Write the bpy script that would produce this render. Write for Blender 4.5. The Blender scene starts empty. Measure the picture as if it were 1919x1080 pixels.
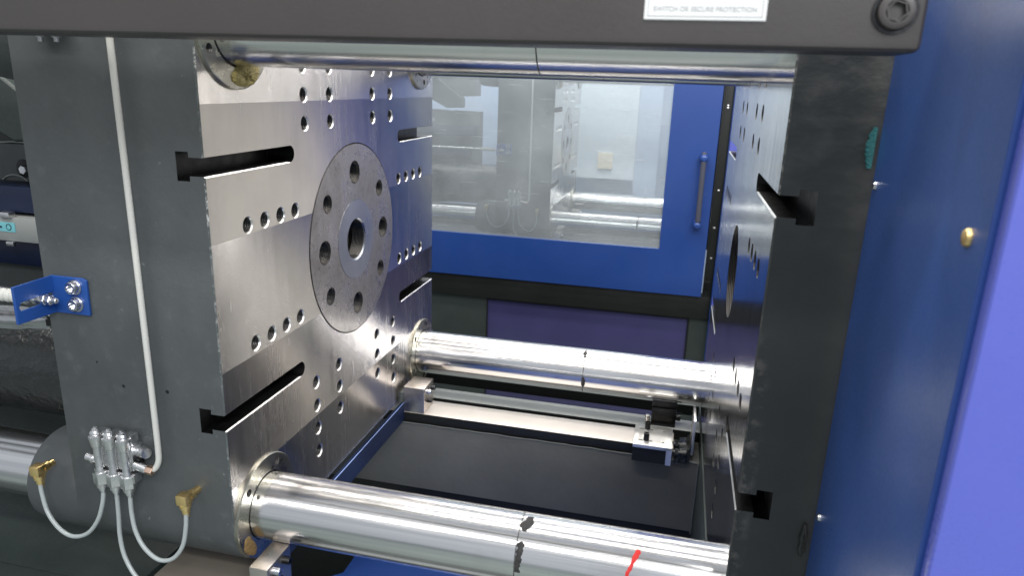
import bpy, bmesh, math, random
from math import pi, sin, cos, radians
from mathutils import Vector, Matrix
random.seed(7)
scene = bpy.context.scene
COL = scene.collection

# ---------------------------------------------------------------- camera
cam_d = bpy.data.cameras.new('camera')
cam = bpy.data.objects.new('camera', cam_d); COL.objects.link(cam)
cam_d.sensor_width = 36.0; cam_d.lens = 25.206; cam_d.clip_start = 0.02; cam_d.clip_end = 60
R = Matrix(((0.97317966, 0.22757858, 0.03360559), (0.09418639, -0.26089134, -0.96076253), (-0.20988156, 0.93815974, -0.27532895)))
right, down, fwd = Vector(R[0]), Vector(R[1]), Vector(R[2])
M = Matrix((right, -down, -fwd)).transposed().to_4x4()
M.translation = Vector((0.66667, -0.91533, 0.33767))
cam.matrix_world = M
cam_d.dof.use_dof = True; cam_d.dof.focus_distance = 1.45; cam_d.dof.aperture_fstop = 7.5
scene.camera = cam

# ---------------------------------------------------------------- world and lamps
w = bpy.data.worlds.new('World'); scene.world = w; w.use_nodes = True
bg = w.node_tree.nodes['Background']; bg.inputs['Color'].default_value = (0.80, 0.86, 0.95, 1); bg.inputs['Strength'].default_value = 0.60
def area(name, loc, target, sx, sy, power, color):
    l = bpy.data.lights.new(name, 'AREA'); l.shape = 'RECTANGLE'; l.size = sx; l.size_y = sy; l.energy = power; l.color = color
    o = bpy.data.objects.new(name, l); COL.objects.link(o); o.location = loc
    d = Vector(target) - Vector(loc); o.rotation_euler = d.to_track_quat('-Z', 'Y').to_euler(); return o
# rows of long ceiling strips running along the machine, as the streaks on the bars show
for i, (y, p) in enumerate(((-2.6, 95), (-1.1, 95), (0.35, 80), (1.75, 100), (3.3, 110), (4.9, 110))):
    area('ceiling_strip', (0.6, y, 2.75), (0.6, y, 0), 5.5, 0.30, p, (1.0, 0.965, 0.91))
area('front_fill', (2.4, -3.2, 2.2), (0.6, 0, 0), 1.6, 1.4, 120, (0.94, 0.96, 1.0))  # added soft fill from behind the camera for the platen side and cover front
vs = scene.view_settings
vs.view_transform = 'Standard'; vs.look = 'None'; vs.exposure = 0.12; vs.gamma = 1.0; vs.use_curve_mapping = False
scene.render.engine = 'CYCLES'; scene.cycles.max_bounces = 8; scene.cycles.glossy_bounces = 5; scene.cycles.transparent_max_bounces = 12

# ---------------------------------------------------------------- materials
class NT:
    def __init__(s, name):
        s.m = bpy.data.materials.new(name); s.m.use_nodes = True; s.t = s.m.node_tree; s.p = s.t.nodes['Principled BSDF']
    def n(s, typ, **k):
        nd = s.t.nodes.new(typ)
        for a, v in k.items():
            if a.startswith('i_'):
                key = a[2:]; key = int(key) if key.isdigit() else key.replace('_', ' ')
                nd.inputs[key].default_value = v
            else: setattr(nd, a, v)
        return nd
    def l(s, a, b): s.t.links.new(a, b)
    def coords(s, scale=(1, 1, 1)):
        tc = s.n('ShaderNodeTexCoord'); mp = s.n('ShaderNodeMapping'); mp.inputs['Scale'].default_value = scale
        s.l(tc.outputs['Object'], mp.inputs['Vector']); return mp.outputs['Vector']
    def noise(s, scale, vec=None, detail=4, rough=0.55, mapscale=(1, 1, 1)):
        nd = s.n('ShaderNodeTexNoise'); nd.inputs['Scale'].default_value = scale; nd.inputs['Detail'].default_value = detail; nd.inputs['Roughness'].default_value = rough
        s.l(vec or s.coords(mapscale), nd.inputs['Vector']); return nd.outputs['Fac']
    def rng(s, fac, a, b, c, d):
        nd = s.n('ShaderNodeMapRange'); nd.inputs[1].default_value = a; nd.inputs[2].default_value = b; nd.inputs[3].default_value = c; nd.inputs[4].default_value = d
        s.l(fac, nd.inputs[0]); return nd.outputs[0]
    def mixc(s, fac, a, b):
        nd = s.n('ShaderNodeMix', data_type='RGBA')
        if isinstance(fac, float): nd.inputs[0].default_value = fac
        else: s.l(fac, nd.inputs[0])
        for k, v in ((6, a), (7, b)):
            if isinstance(v, tuple): nd.inputs[k].default_value = (*v, 1)
            else: s.l(v, nd.inputs[k])
        return nd.outputs[2]
    def math(s, op, a, b=0.0):
        nd = s.n('ShaderNodeMath', operation=op)
        for k, v in ((0, a), (1, b)):
            if isinstance(v, (int, float)): nd.inputs[k].default_value = v
            else: s.l(v, nd.inputs[k])
        return nd.outputs[0]
    def bump(s, h, strength, dist, normal=None):
        nd = s.n('ShaderNodeBump'); nd.inputs['Strength'].default_value = strength; nd.inputs['Distance'].default_value = dist
        s.l(h, nd.inputs['Height'])
        if normal: s.l(normal, nd.inputs['Normal'])
        s.l(nd.outputs[0], s.p.inputs['Normal']); return nd.outputs[0]
    def base(s, c, metal=0.0, rough=0.5, coat=0.0, spec=0.5):
        if isinstance(c, tuple): s.p.inputs['Base Color'].default_value = (*c, 1)
        else: s.l(c, s.p.inputs['Base Color'])
        s.p.inputs['Metallic'].default_value = metal; s.p.inputs['Coat Weight'].default_value = coat; s.p.inputs['Specular IOR Level'].default_value = spec
        if isinstance(rough, float): s.p.inputs['Roughness'].default_value = rough
        else: s.l(rough, s.p.inputs['Roughness'])
        return s

def m_paint(name, col, rough=0.5, var=0.25, bscale=60, bstr=0.25, bdist=0.001, coat=0.0, big=4, spec=0.5):
    t = NT(name)
    f = t.noise(big, detail=6, rough=0.6); g = t.noise(bscale, detail=4)
    f2 = t.rng(f, 0.3, 0.7, 0, 1)
    lo = tuple(c * (1 - var) for c in col); hi = tuple(c * (1 + var) for c in col)
    sm = t.noise(2.6, detail=7, rough=0.66)
    r = t.math('ADD', t.rng(g, 0.3, 0.7, rough - 0.06, rough + 0.08), t.rng(sm, 0.38, 0.66, -0.07, 0.09))
    t.base(t.mixc(f2, lo, hi), 0, r, coat, spec); t.p.inputs['Coat Roughness'].default_value = 0.28
    t.bump(t.math('ADD', g, t.math('MULTIPLY', f, 1.6)), bstr, bdist); return t.m

def m_cast():   # hand painted cast iron: mottled, dusty, slightly lumpy
    t = NT('cast_iron_paint')
    a = t.noise(3.2, detail=7, rough=0.62, mapscale=(1, 1, 0.6)); b = t.noise(26, detail=5, rough=0.6); c = t.noise(240, detail=2)
    dust = t.noise(90, detail=3)
    col = t.mixc(t.rng(a, 0.32, 0.68, 0, 1), (0.048, 0.055, 0.057), (0.086, 0.094, 0.096))
    col = t.mixc(t.rng(b, 0.58, 0.85, 0, 0.5), col, (0.14, 0.15, 0.15))
    col = t.mixc(t.rng(dust, 0.71, 0.80, 0, 0.55), col, (0.24, 0.25, 0.25))
    t.base(col, 0, t.rng(b, 0.3, 0.7, 0.40, 0.60))
    h = t.math('ADD', t.math('MULTIPLY', a, 1.0), t.math('ADD', t.math('MULTIPLY', b, 0.35), t.math('MULTIPLY', c, 0.03)))
    t.bump(h, 0.55, 0.006); return t.m

def m_cast_dark():   # the fixed platen: darker, wrinkled thick paint
    t = NT('dark_cast_paint')
    a = t.noise(5, detail=7, rough=0.65); b = t.noise(22, detail=5, rough=0.6, mapscale=(1, 1, 1.5))
    col = t.mixc(t.rng(a, 0.3, 0.7, 0, 1), (0.029, 0.033, 0.033), (0.040, 0.045, 0.044))
    # brushy, dusty paint high up and a worn, crusty strip along the face edge
    tc = t.n('ShaderNodeTexCoord'); sp = t.n('ShaderNodeSeparateXYZ'); t.l(tc.outputs['Object'], sp.inputs[0])
    up = t.rng(sp.outputs['Z'], 0.62, 0.90, 0, 1)
    col = t.mixc(t.math('MULTIPLY', t.rng(b, 0.45, 0.7, 0, 0.8), up), col, (0.10, 0.10, 0.095))
    edge = t.rng(sp.outputs['X'], -0.122, -0.095, 1, 0)
    lowz = t.rng(sp.outputs['Z'], 0.55, 0.45, 0, 1)
    e = t.math('MULTIPLY', t.math('MULTIPLY', edge, t.rng(t.noise(38, detail=6, rough=0.7), 0.48, 0.62, 0, 1)), lowz)
    col = t.mixc(e, col, (0.17, 0.16, 0.15))
    t.base(col, 0, t.rng(b, 0.3, 0.7, 0.42, 0.62))
    h = t.math('ADD', t.math('MULTIPLY', b, t.math('ADD', t.math('MULTIPLY', up, 0.9), 0.06)), t.math('MULTIPLY', e, 0.5))
    t.bump(h, 0.6, 0.006); return t.m

def m_milled(name, mirror=False):   # face milled steel: passes run level across the plate, each very slightly dished
    t = NT(name)
    tc = t.n('ShaderNodeTexCoord'); sp = t.n('ShaderNodeSeparateXYZ'); t.l(tc.outputs['Object'], sp.inputs[0])
    z = sp.outputs['Z']; period = 0.2065
    k = t.math('DIVIDE', t.math('ADD', z, -0.5 + 0.119 + period * 10), period)
    fr = t.math('FRACT', k); fl = t.math('FLOOR', k)
    # tilt goes up at the foot of a pass and down at its head
    wob = t.noise(1.6, detail=3, mapscale=(1, 1, 2.5))
    tilt = t.math('MULTIPLY', t.math('SUBTRACT', 0.42, fr), 0.34)
    tilt = t.math('ADD', tilt, t.math('MULTIPLY', t.math('SUBTRACT', wob, 0.5), 0.16))
    fine = t.noise(1.0, detail=3, mapscale=(40, 700, 14))
    side = t.math('MULTIPLY', t.math('SUBTRACT', fine, 0.5), 0.028)
    tan = t.n('ShaderNodeCombineXYZ'); tan.inputs[2].default_value = 1.0; t.l(tan.outputs[0], t.p.inputs['Tangent'])
    cmb = t.n('ShaderNodeCombineXYZ'); t.l(tilt, cmb.inputs[2]); t.l(side, cmb.inputs[1])
    geo = t.n('ShaderNodeNewGeometry')
    ad = t.n('ShaderNodeVectorMath', operation='ADD'); t.l(geo.outputs['Normal'], ad.inputs[0]); t.l(cmb.outputs[0], ad.inputs[1])
    nm = t.n('ShaderNodeVectorMath', operation='NORMALIZE'); t.l(ad.outputs[0], nm.inputs[0])
    stain = t.noise(3.5, detail=3, rough=0.5); scr = t.noise(1.0, detail=4, mapscale=(20, 260, 9))
    wn = t.n('ShaderNodeTexWhiteNoise', noise_dimensions='1D'); t.l(fl, wn.inputs['W'])
    col = t.mixc(t.rng(stain, 0.42, 0.72, 0, 1), (0.60, 0.575, 0.55), (0.46, 0.44, 0.425))
    col = t.mixc(t.rng(scr, 0.35, 0.65, 0, 0.30), col, (0.62, 0.59, 0.565))
    rgh = t.math('ADD', t.rng(stain, 0.35, 0.7, 0.20, 0.28), t.math('MULTIPLY', t.math('SUBTRACT', scr, 0.5), 0.08))
    oil = t.noise(11, detail=6, rough=0.68); spots = t.noise(55, detail=3, rough=0.6); wipe = t.noise(1.0, detail=5, rough=0.7, mapscale=(1, 40, 4))
    col = t.mixc(t.rng(oil, 0.45, 0.75, 0, 0.16), col, (0.33, 0.30, 0.28))
    col = t.mixc(t.rng(spots, 0.74, 0.80, 0, 0.35), col, (0.20, 0.17, 0.15))
    rgh = t.math('ADD', rgh, t.rng(wipe, 0.35, 0.75, -0.03, 0.05))
    t.base(col, 1.0, rgh)
    t.l(nm.outputs[0], t.p.inputs['Normal'])
    t.p.inputs['Anisotropic'].default_value = 0.75
    return t.m

def m_mirror_face():   # the fixed platen's face: ground bright, mirror-like at a glance
    t = NT('ground_platen_face')
    scr = t.noise(1.0, detail=4, mapscale=(20, 200, 5)); st = t.noise(7, detail=5)
    t.base(t.mixc(t.rng(st, 0.4, 0.7, 0, 1), (0.62, 0.62, 0.62), (0.46, 0.46, 0.47)), 1.0, t.rng(scr, 0.3, 0.7, 0.10, 0.24))
    t.bump(scr, 0.08, 0.0004); return t.m

def m_chrome():   # ground tie bar with drawn streaks along its length
    t = NT('ground_bar_steel')
    s1 = t.noise(1.0, detail=5, rough=0.6, mapscale=(1.2, 120, 120)); s2 = t.noise(1.0, detail=3, mapscale=(3, 420, 420)); st = t.noise(6, detail=5)
    col = t.mixc(t.rng(s1, 0.35, 0.65, 0, 1), (0.80, 0.79, 0.78), (0.63, 0.63, 0.63))
    col = t.mixc(t.rng(st, 0.62, 0.75, 0, 0.3), col, (0.50, 0.47, 0.43))
    t.base(col, 1.0, t.rng(s2, 0.3, 0.7, 0.13, 0.27))
    t.bump(s1, 0.22, 0.0006); return t.m

def m_metal(name, col, rough, bstr=0.15, bscale=90, var=0.15):
    t = NT(name); f = t.noise(bscale, detail=4); g = t.noise(9, detail=5)
    t.base(t.mixc(t.rng(g, 0.3, 0.7, 0, 1), tuple(c * (1 - var) for c in col), tuple(min(1, c * (1 + var)) for c in col)), 1.0, t.rng(f, 0.3, 0.7, rough - 0.07, rough + 0.09))
    t.bump(f, bstr, 0.001); return t.m

def m_worn(name, paint, amount=1.0):   # an edge where paint has chipped to bright metal, mostly high up
    t = NT(name); f = t.noise(150, detail=5, rough=0.75); g = t.noise(9, detail=3)
    tc = t.n('ShaderNodeTexCoord'); sp = t.n('ShaderNodeSeparateXYZ'); t.l(tc.outputs['Object'], sp.inputs[0])
    k = t.math('MULTIPLY', t.math('MULTIPLY', t.rng(f, 0.50, 0.62, 0, amount), t.rng(g, 0.42, 0.58, 0.1, 1)), t.rng(sp.outputs['Z'], 0.50, 0.72, 0.25, 1))
    t.base(t.mixc(k, paint, (0.90, 0.89, 0.87)), 1.0, 0.40); t.l(t.math('MULTIPLY', k, 0.4), t.p.inputs['Metallic'])
    t.bump(f, 0.8, 0.004); return t.m

def m_thread():
    t = NT('tapped_hole_steel'); wv = t.n('ShaderNodeTexWave', bands_direction='X'); wv.inputs['Scale'].default_value = 95; wv.inputs['Distortion'].default_value = 0.6
    t.l(t.coords(), wv.inputs['Vector'])
    t.base((0.10, 0.095, 0.09), 1.0, 0.32); t.bump(wv.outputs['Fac'], 0.7, 0.002); return t.m

def m_brown_plate():   # oiled, slightly rusted ring plate
    t = NT('oiled_ring_steel'); a = t.noise(14, detail=7, rough=0.7); b = t.noise(70, detail=5, rough=0.7)
    col = t.mixc(t.rng(a, 0.35, 0.65, 0, 1), (0.50, 0.475, 0.455), (0.33, 0.31, 0.295))
    col = t.mixc(t.rng(b, 0.55, 0.72, 0, 0.7), col, (0.12, 0.11, 0.10))
    t.base(col, 0.92, t.rng(a, 0.3, 0.7, 0.20, 0.40)); t.bump(b, 0.25, 0.001); return t.m

def m_window():
    t = NT('scratched_clear_sheet'); out = t.t.nodes['Material Output']
    scr = t.n('ShaderNodeTexNoise'); scr.inputs['Scale'].default_value = 1.0; scr.inputs['Detail'].default_value = 3
    mp = t.n('ShaderNodeMapping'); mp.inputs['Rotation'].default_value = (0, 0.7, 0); mp.inputs['Scale'].default_value = (7, 1, 160)
    tc = t.n('ShaderNodeTexCoord'); t.l(tc.outputs['Object'], mp.inputs[0]); t.l(mp.outputs[0], scr.inputs[0])
    mp2 = t.n('ShaderNodeMapping'); mp2.inputs['Rotation'].default_value = (0, -0.5, 0); mp2.inputs['Scale'].default_value = (5, 1, 190)
    t.l(tc.outputs['Object'], mp2.inputs[0]); s2 = t.noise(1.0, vec=mp2.outputs[0], detail=2)
    blot = t.noise(3.0, detail=5)
    k = t.math('ADD', t.rng(scr.outputs['Fac'], 0.64, 0.74, 0, 0.20), t.rng(s2, 0.66, 0.75, 0, 0.18))
    fac = t.math('ADD', k, t.rng(blot, 0.3, 0.7, 0.16, 0.31))
    tr = t.n('ShaderNodeBsdfTransparent'); tr.inputs[0].default_value = (0.93, 0.96, 0.97, 1)
    df = t.n('ShaderNodeBsdfDiffuse'); df.inputs[0].default_value = (0.72, 0.78, 0.82, 1)
    gl = t.n('ShaderNodeBsdfGlossy'); gl.inputs['Roughness'].default_value = 0.12
    m1 = t.n('ShaderNodeMixShader'); t.l(fac, m1.inputs[0]); t.l(tr.outputs[0], m1.inputs[1]); t.l(df.outputs[0], m1.inputs[2])
    fr = t.n('ShaderNodeFresnel'); fr.inputs[0].default_value = 1.5
    m2 = t.n('ShaderNodeMixShader'); t.l(fr.outputs[0], m2.inputs[0]); t.l(m1.outputs[0], m2.inputs[1]); t.l(gl.outputs[0], m2.inputs[2])
    t.l(m2.outputs[0], out.inputs['Surface']); return t.m

def m_tube():
    t = NT('milky_nylon_tube'); t.base((0.42, 0.46, 0.46), 0, 0.28); t.p.inputs['Subsurface Weight'].default_value = 0.25; t.p.inputs['Subsurface Radius'].default_value = (0.01, 0.01, 0.01)
    t.p.inputs['Transmission Weight'].default_value = 0.25; return t.m

def m_wrap():   # glossy oily film over casting
    t = NT('oily_wrapped_casting'); a = t.noise(22, detail=5, rough=0.6); b = t.noise(5, detail=3)
    t.base((0.014, 0.016, 0.016), 0, t.rng(b, 0.3, 0.7, 0.16, 0.34), 0.1)
    t.bump(t.math('ADD', a, b), 0.9, 0.012); return t.m

def m_grease(name, col):
    t = NT(name); a = t.noise(160, detail=5, rough=0.7)
    t.base(t.mixc(t.rng(a, 0.4, 0.62, 0, 1), tuple(c * 0.55 for c in col), col), 0, 0.5); t.bump(a, 0.9, 0.004); return t.m

CAST = m_cast(); DARK = m_cast_dark(); MILL = m_milled('milled_platen_steel'); MIRR = m_mirror_face(); BAR = m_chrome()
WORN = m_worn('chipped_edge', (0.075, 0.088, 0.088)); WORND = m_worn('chipped_dark_edge', (0.035, 0.04, 0.04), 0.25); THREAD = m_thread(); RING = m_brown_plate()
BRIGHT = m_metal('bright_scraped_steel', (0.66, 0.65, 0.63), 0.34, 1.0, 110, 0.35)
DISC = m_metal('turned_disc_steel', (0.42, 0.44, 0.48), 0.30, 0.0, 6)
FLANGE = m_metal('oily_bush_steel', (0.46, 0.44, 0.37), 0.30, 0.3, 60, 0.3)
SLOTIN = m_metal('dark_slot_steel', (0.055, 0.055, 0.055), 0.40, 0.4, 60)  # darker steel inside the slots and behind the ring plate
ZINC = m_metal('zinc_plate', (0.72, 0.72, 0.72), 0.30, 0.25, 120)
BRASS = m_metal('brass', (0.92, 0.66, 0.30), 0.36, 0.2, 150)
COPPER = m_metal('copper_nut', (0.80, 0.56, 0.42), 0.32)
GROUND = m_metal('ground_way_steel', (0.86, 0.80, 0.74), 0.50, 0.05, 200, 0.05); GROUND.node_tree.nodes['Principled BSDF'].inputs['Metallic'].default_value = 0.55
BLOCK = m_metal('milled_block_steel', (0.80, 0.79, 0.76), 0.36, 0.15, 200, 0.08)
FOOT = m_metal('foot_steel', (0.60, 0.55, 0.51), 0.34, 0.04, 60, 0.15)
BLACKB = m_metal('black_oxide_screw', (0.05, 0.05, 0.052), 0.33, 0.2, 200)
BLUE = m_paint('blue_powder_coat', (0.012, 0.050, 0.23), 0.42, 0.06, 300, 0.10, 0.0006, 0.25)
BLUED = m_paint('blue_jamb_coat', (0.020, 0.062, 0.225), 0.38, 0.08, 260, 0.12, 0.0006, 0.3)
BLUELIT = m_paint('blue_lit_coat', (0.085, 0.105, 0.42), 0.30, 0.05, 260, 0.12, 0.0006, 0.3)  # brighter copy of the blue, the light on the front put into its colour
BRKT = m_paint('blue_bracket_paint', (0.014, 0.065, 0.27), 0.36, 0.08, 200, 0.1)
NAVY = m_paint('navy_paint', (0.009, 0.018, 0.055), 0.45, 0.15, 200, 0.15)
RAIL = m_paint('black_satin_rail', (0.045, 0.040, 0.038), 0.42, 0.08, 420, 0.18, 0.0006, 0.1)
BED = m_paint('dark_bed_paint', (0.125, 0.128, 0.122), 0.55, 0.12, 80, 0.3, 0.002, 0, 5, 0.2)
BEDG = m_paint('dark_green_grey_paint', (0.032, 0.043, 0.041), 0.5, 0.2, 80, 0.3, 0.002)
BLK = m_paint('flat_black_paint', (0.006, 0.007, 0.007), 0.5, 0.2, 90, 0.2)
GREYP = m_paint('light_grey_paint', (0.34, 0.36, 0.35), 0.45, 0.1, 90, 0.15)
MIDG = m_paint('mid_grey_paint', (0.10, 0.11, 0.108), 0.5, 0.2, 60, 0.3, 0.002)
VIOLET = m_paint('glossy_blue_skirt_paint', (0.050, 0.048, 0.135), 0.14, 0.1, 14, 0.12, 0.006, 0.8)
PALE = m_paint('pale_backlit_window', (0.66, 0.74, 0.82), 0.5, 0.04, 40, 0.05)
PALE2 = m_paint('pale_blue_partition', (0.44, 0.54, 0.72), 0.5, 0.04, 40, 0.05)
WHITE = m_paint('white_plastic', (0.62, 0.63, 0.62), 0.4, 0.02, 200, 0.03)
CREAM = m_paint('white_enamelled_pipe', (0.56, 0.56, 0.52), 0.32, 0.06, 200, 0.1)
INK = m_paint('grey_print', (0.42, 0.42, 0.43), 0.6, 0.02)
CYAN = m_paint('cyan_label', (0.22, 0.62, 0.68), 0.5, 0.05); TEALM = m_paint('teal_foam', (0.025, 0.14, 0.15), 0.8, 0.4, 300, 0.8, 0.003)
REDM = m_paint('red_marker', (0.80, 0.035, 0.03), 0.5, 0.05)
SEAM = m_grease('bar_seam', (0.16, 0.155, 0.15)); SMUT = m_grease('black_smut', (0.045, 0.042, 0.04)); YEL = m_grease('yellow_grease', (0.62, 0.50, 0.17)); OCH = m_grease('ochre_grease', (0.42, 0.27, 0.10))
TUBE = m_tube(); WRAP = m_wrap(); WIN = m_window()
RUB = m_paint('grey_rubber', (0.055, 0.058, 0.085), 0.6, 0.1); FLOORM = m_paint('painted_floor', (0.16, 0.19, 0.18), 0.35, 0.15, 60, 0.1); WALLM = m_paint('hall_wall', (0.55, 0.57, 0.58), 0.7, 0.05)
LIGHTP = m_paint('added_panel_grey', (0.62, 0.60, 0.57), 0.4, 0.03, 200, 0.05)
LIPM = m_paint('pale_blue_lip', (0.22, 0.32, 0.62), 0.3, 0.2)  # paler blue line along the fold of the drip guard
CARR = m_paint('beige_grey_paint', (0.14, 0.125, 0.105), 0.4, 0.15, 60, 0.2)
HEX = m_metal('bolt_steel', (0.62, 0.63, 0.68), 0.20, 0.1)

# ---------------------------------------------------------------- helpers
def bm_new(): return bmesh.new()
def box(bm, x0, x1, y0, y1, z0, z1, bev=0.0, seg=2):
    g = bmesh.ops.create_cube(bm, size=1.0); vs = g['verts']
    for v in vs: v.co = Vector(((x0 + x1) / 2 + v.co.x * (x1 - x0), (y0 + y1) / 2 + v.co.y * (y1 - y0), (z0 + z1) / 2 + v.co.z * (z1 - z0)))
    if bev:
        es = list({e for v in vs for e in v.link_edges}); bmesh.ops.bevel(bm, geom=es, offset=bev, segments=seg, affect='EDGES', profile=0.6)
def frame_of(d):
    d = Vector(d).normalized(); u = d.orthogonal().normalized()
    if abs(d.x) > 0.9: u = Vector((0, 1, 0))
    u = (u - d * u.dot(d)).normalized(); return d, u, d.cross(u)
def lathe(bm, o, d, prof, seg=32, a0=0.0, cap=True):
    """prof: (distance along d, radius) pairs from origin o"""
    o = Vector(o); d, u, v = frame_of(d); rings = []
    for t, r in prof:
        if r <= 1e-6: rings.append([bm.verts.new(o + d * t)])
        else: rings.append([bm.verts.new(o + d * t + u * (r * cos(a0 + 2 * pi * k / seg)) + v * (r * sin(a0 + 2 * pi * k / seg))) for k in range(seg)])
    for A, B in zip(rings, rings[1:]):
        for k in range(seg):
            q = (k + 1) % seg
            if len(A) == 1 and len(B) == 1: continue
            if len(A) == 1: bm.faces.new((A[0], B[k], B[q]))
            elif len(B) == 1: bm.faces.new((A[k], B[0], A[q]))
            else: bm.faces.new((A[k], B[k], B[q], A[q]))
    if cap:
        if len(rings[0]) > 1: bm.faces.new(rings[0][::-1])
        if len(rings[-1]) > 1: bm.faces.new(rings[-1])
def cyl(bm, p, q, r, seg=32, ch=0.0, a0=0.0):
    p, q = Vector(p), Vector(q); L = (q - p).length
    lathe(bm, p, q - p, [(0, r - ch), (ch, r), (L - ch, r), (L, r - ch)] if ch else [(0, r), (L, r)], seg, a0)
def tube(bm, pts, r, seg=12, sub=8):
    P = [Vector(p) for p in pts]; S = []
    for i in range(len(P) - 1):
        p0 = P[max(i - 1, 0)]; p1 = P[i]; p2 = P[i + 1]; p3 = P[min(i + 2, len(P) - 1)]
        for k in range(sub):
            t = k / sub; S.append(0.5 * ((2 * p1) + (p2 - p0) * t + (2 * p0 - 5 * p1 + 4 * p2 - p3) * t * t + (3 * p1 - p0 - 3 * p2 + p3) * t ** 3))
    S.append(P[-1]); prev = None; u = None
    for i, s in enumerate(S):
        d = (S[min(i + 1, len(S) - 1)] - S[max(i - 1, 0)]).normalized()
        if u is None: u = d.orthogonal().normalized()
        u = (u - d * u.dot(d)).normalized(); v = d.cross(u)
        ring = [bm.verts.new(s + u * (r * cos(2 * pi * k / seg)) + v * (r * sin(2 * pi * k / seg))) for k in range(seg)]
        if prev:
            for k in range(seg): bm.faces.new((prev[k], prev[(k + 1) % seg], ring[(k + 1) % seg], ring[k]))
        else: bm.faces.new(ring[::-1])
        prev = ring
    bm.faces.new(prev)
def prism(bm, pts, axis, a, b):
    """pts: 2-D outline; axis 'x' takes (y,z), 'y' takes (x,z), 'z' takes (x,y)"""
    def mk(p, t): return {'x': (t, p[0], p[1]), 'y': (p[0], t, p[1]), 'z': (p[0], p[1], t)}[axis]
    A = [bm.verts.new(mk(p, a)) for p in pts]; B = [bm.verts.new(mk(p, b)) for p in pts]; n = len(pts)
    fa = bm.faces.new(A[::-1]); fb = bm.faces.new(B)
    for k in range(n): bm.faces.new((A[k], A[(k + 1) % n], B[(k + 1) % n], B[k]))
    return fa, fb
def world_loc(o):
    v = Vector(o.location)
    while o.parent: o = o.parent; v += Vector(o.location)
    return v
def build(name, bm, mats, parent=None, smooth=35, bevel=0.0, kind=None):
    bmesh.ops.recalc_face_normals(bm, faces=bm.faces[:])
    if parent is not None:
        off = world_loc(parent); bmesh.ops.translate(bm, vec=-off, verts=bm.verts[:])
    me = bpy.data.meshes.new(name); bm.to_mesh(me); bm.free()
    if not isinstance(mats, (list, tuple)): mats = [mats]
    for m in mats: me.materials.append(m)
    o = bpy.data.objects.new(name, me); COL.objects.link(o)
    if parent is not None: o.parent = parent
    if smooth: me.shade_smooth(); me.set_sharp_from_angle(angle=radians(smooth))
    if bevel:
        b = o.modifiers.new('bevel', 'BEVEL'); b.width = bevel; b.segments = 2; b.limit_method = 'ANGLE'; b.angle_limit = radians(40)
    if kind: o['kind'] = kind
    return o
def thing(name, label, cat, loc, group=None):
    o = bpy.data.objects.new(name, None); COL.objects.link(o); o.location = loc; o.empty_display_size = 0.05
    o['label'] = label; o['category'] = cat
    if group: o['group'] = group
    return o
def tag(o, label, cat, group=None):
    o['label'] = label; o['category'] = cat
    if group: o['group'] = group
    return o
def cut(o, cutters):
    dg = bpy.context.evaluated_depsgraph_get(); tmp = []
    for bm in cutters:
        bmesh.ops.recalc_face_normals(bm, faces=bm.faces[:])
        me = bpy.data.meshes.new('cutter'); bm.to_mesh(me); bm.free(); c = bpy.data.objects.new('cutter', me); COL.objects.link(c); tmp.append(c)
        md = o.modifiers.new('cut', 'BOOLEAN'); md.operation = 'DIFFERENCE'; md.solver = 'EXACT'; md.object = c
    dg.update(); me = bpy.data.meshes.new_from_object(o.evaluated_get(dg)); old = o.data; o.modifiers.clear(); o.data = me; me.name = o.name
    bpy.data.meshes.remove(old)
    for c in tmp: m = c.data; bpy.data.objects.remove(c); bpy.data.meshes.remove(m)
    return o
def classify(o, fn):
    for p in o.data.polygons: p.material_index = fn(p.center, p.normal)
def socket_screw(bm, p, d, r, h):
    """cap head screw: head with hexagonal socket; p is the seat, d the outward direction"""
    lathe(bm, p, d, [(0, r), (h * 0.88, r), (h, r * 0.9), (h, r * 0.62)], 24, cap=False)
    lathe(bm, p, d, [(h, r * 0.62), (h, r * 0.52), (h * 0.35, r * 0.50), (h * 0.35, 0)], 6, cap=False)
def hexnut(bm, p, d, r, h, ch=True):
    lathe(bm, p, d, [(0, r * 0.98), (h * 0.08, r), (h * 0.9, r), (h, r * 0.9)], 6)
def copy_tree(o, off, label=None, group=None, parent=None):
    c = o.copy(); COL.objects.link(c)
    if parent: c.parent = parent
    else: c.location = Vector(o.location) + Vector(off)
    if label: c['label'] = label
    if group: c['group'] = group
    for ch in [x for x in bpy.data.objects if x.parent == o]: copy_tree(ch, off, parent=c)
    return c

YC, ZB, RB = 0.4967, 0.407, 0.0593
YN, YF = 0.0945, 0.8989        # near and far tie bar axes
GAP = 0.787                    # distance between the two platen faces
OPEN_Y = 0.995
def plate_outline():
    pts = []; r = 0.0945
    for cy, cz, a0 in ((OPEN_Y - r, ZB, 0), (r, ZB, 60), (r, -ZB, 180), (OPEN_Y - r, -ZB, 240)):
        for k in range(11):
            a = radians(a0 + 120 * k / 10); pts.append((cy + r * cos(a), cz + r * sin(a)))
    return pts
COLS = [-0.2, -0.1, 0.1, 0.2]; ROWS = [0.254, 0.3045, 0.355]
HOLES = [(YC + c, s * r) for c in COLS for r in ROWS for s in (1, -1)]
HOLES += [(YC + s * c, z) for s in (1, -1) for c in (0.248, 0.298, 0.348, 0.398) for z in (0.1025, -0.1)]
HOLES += [(YC + c, -0.406) for c in (-0.2, 0.2)] + [(YC + c, 0.4065) for c in COLS]

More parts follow.
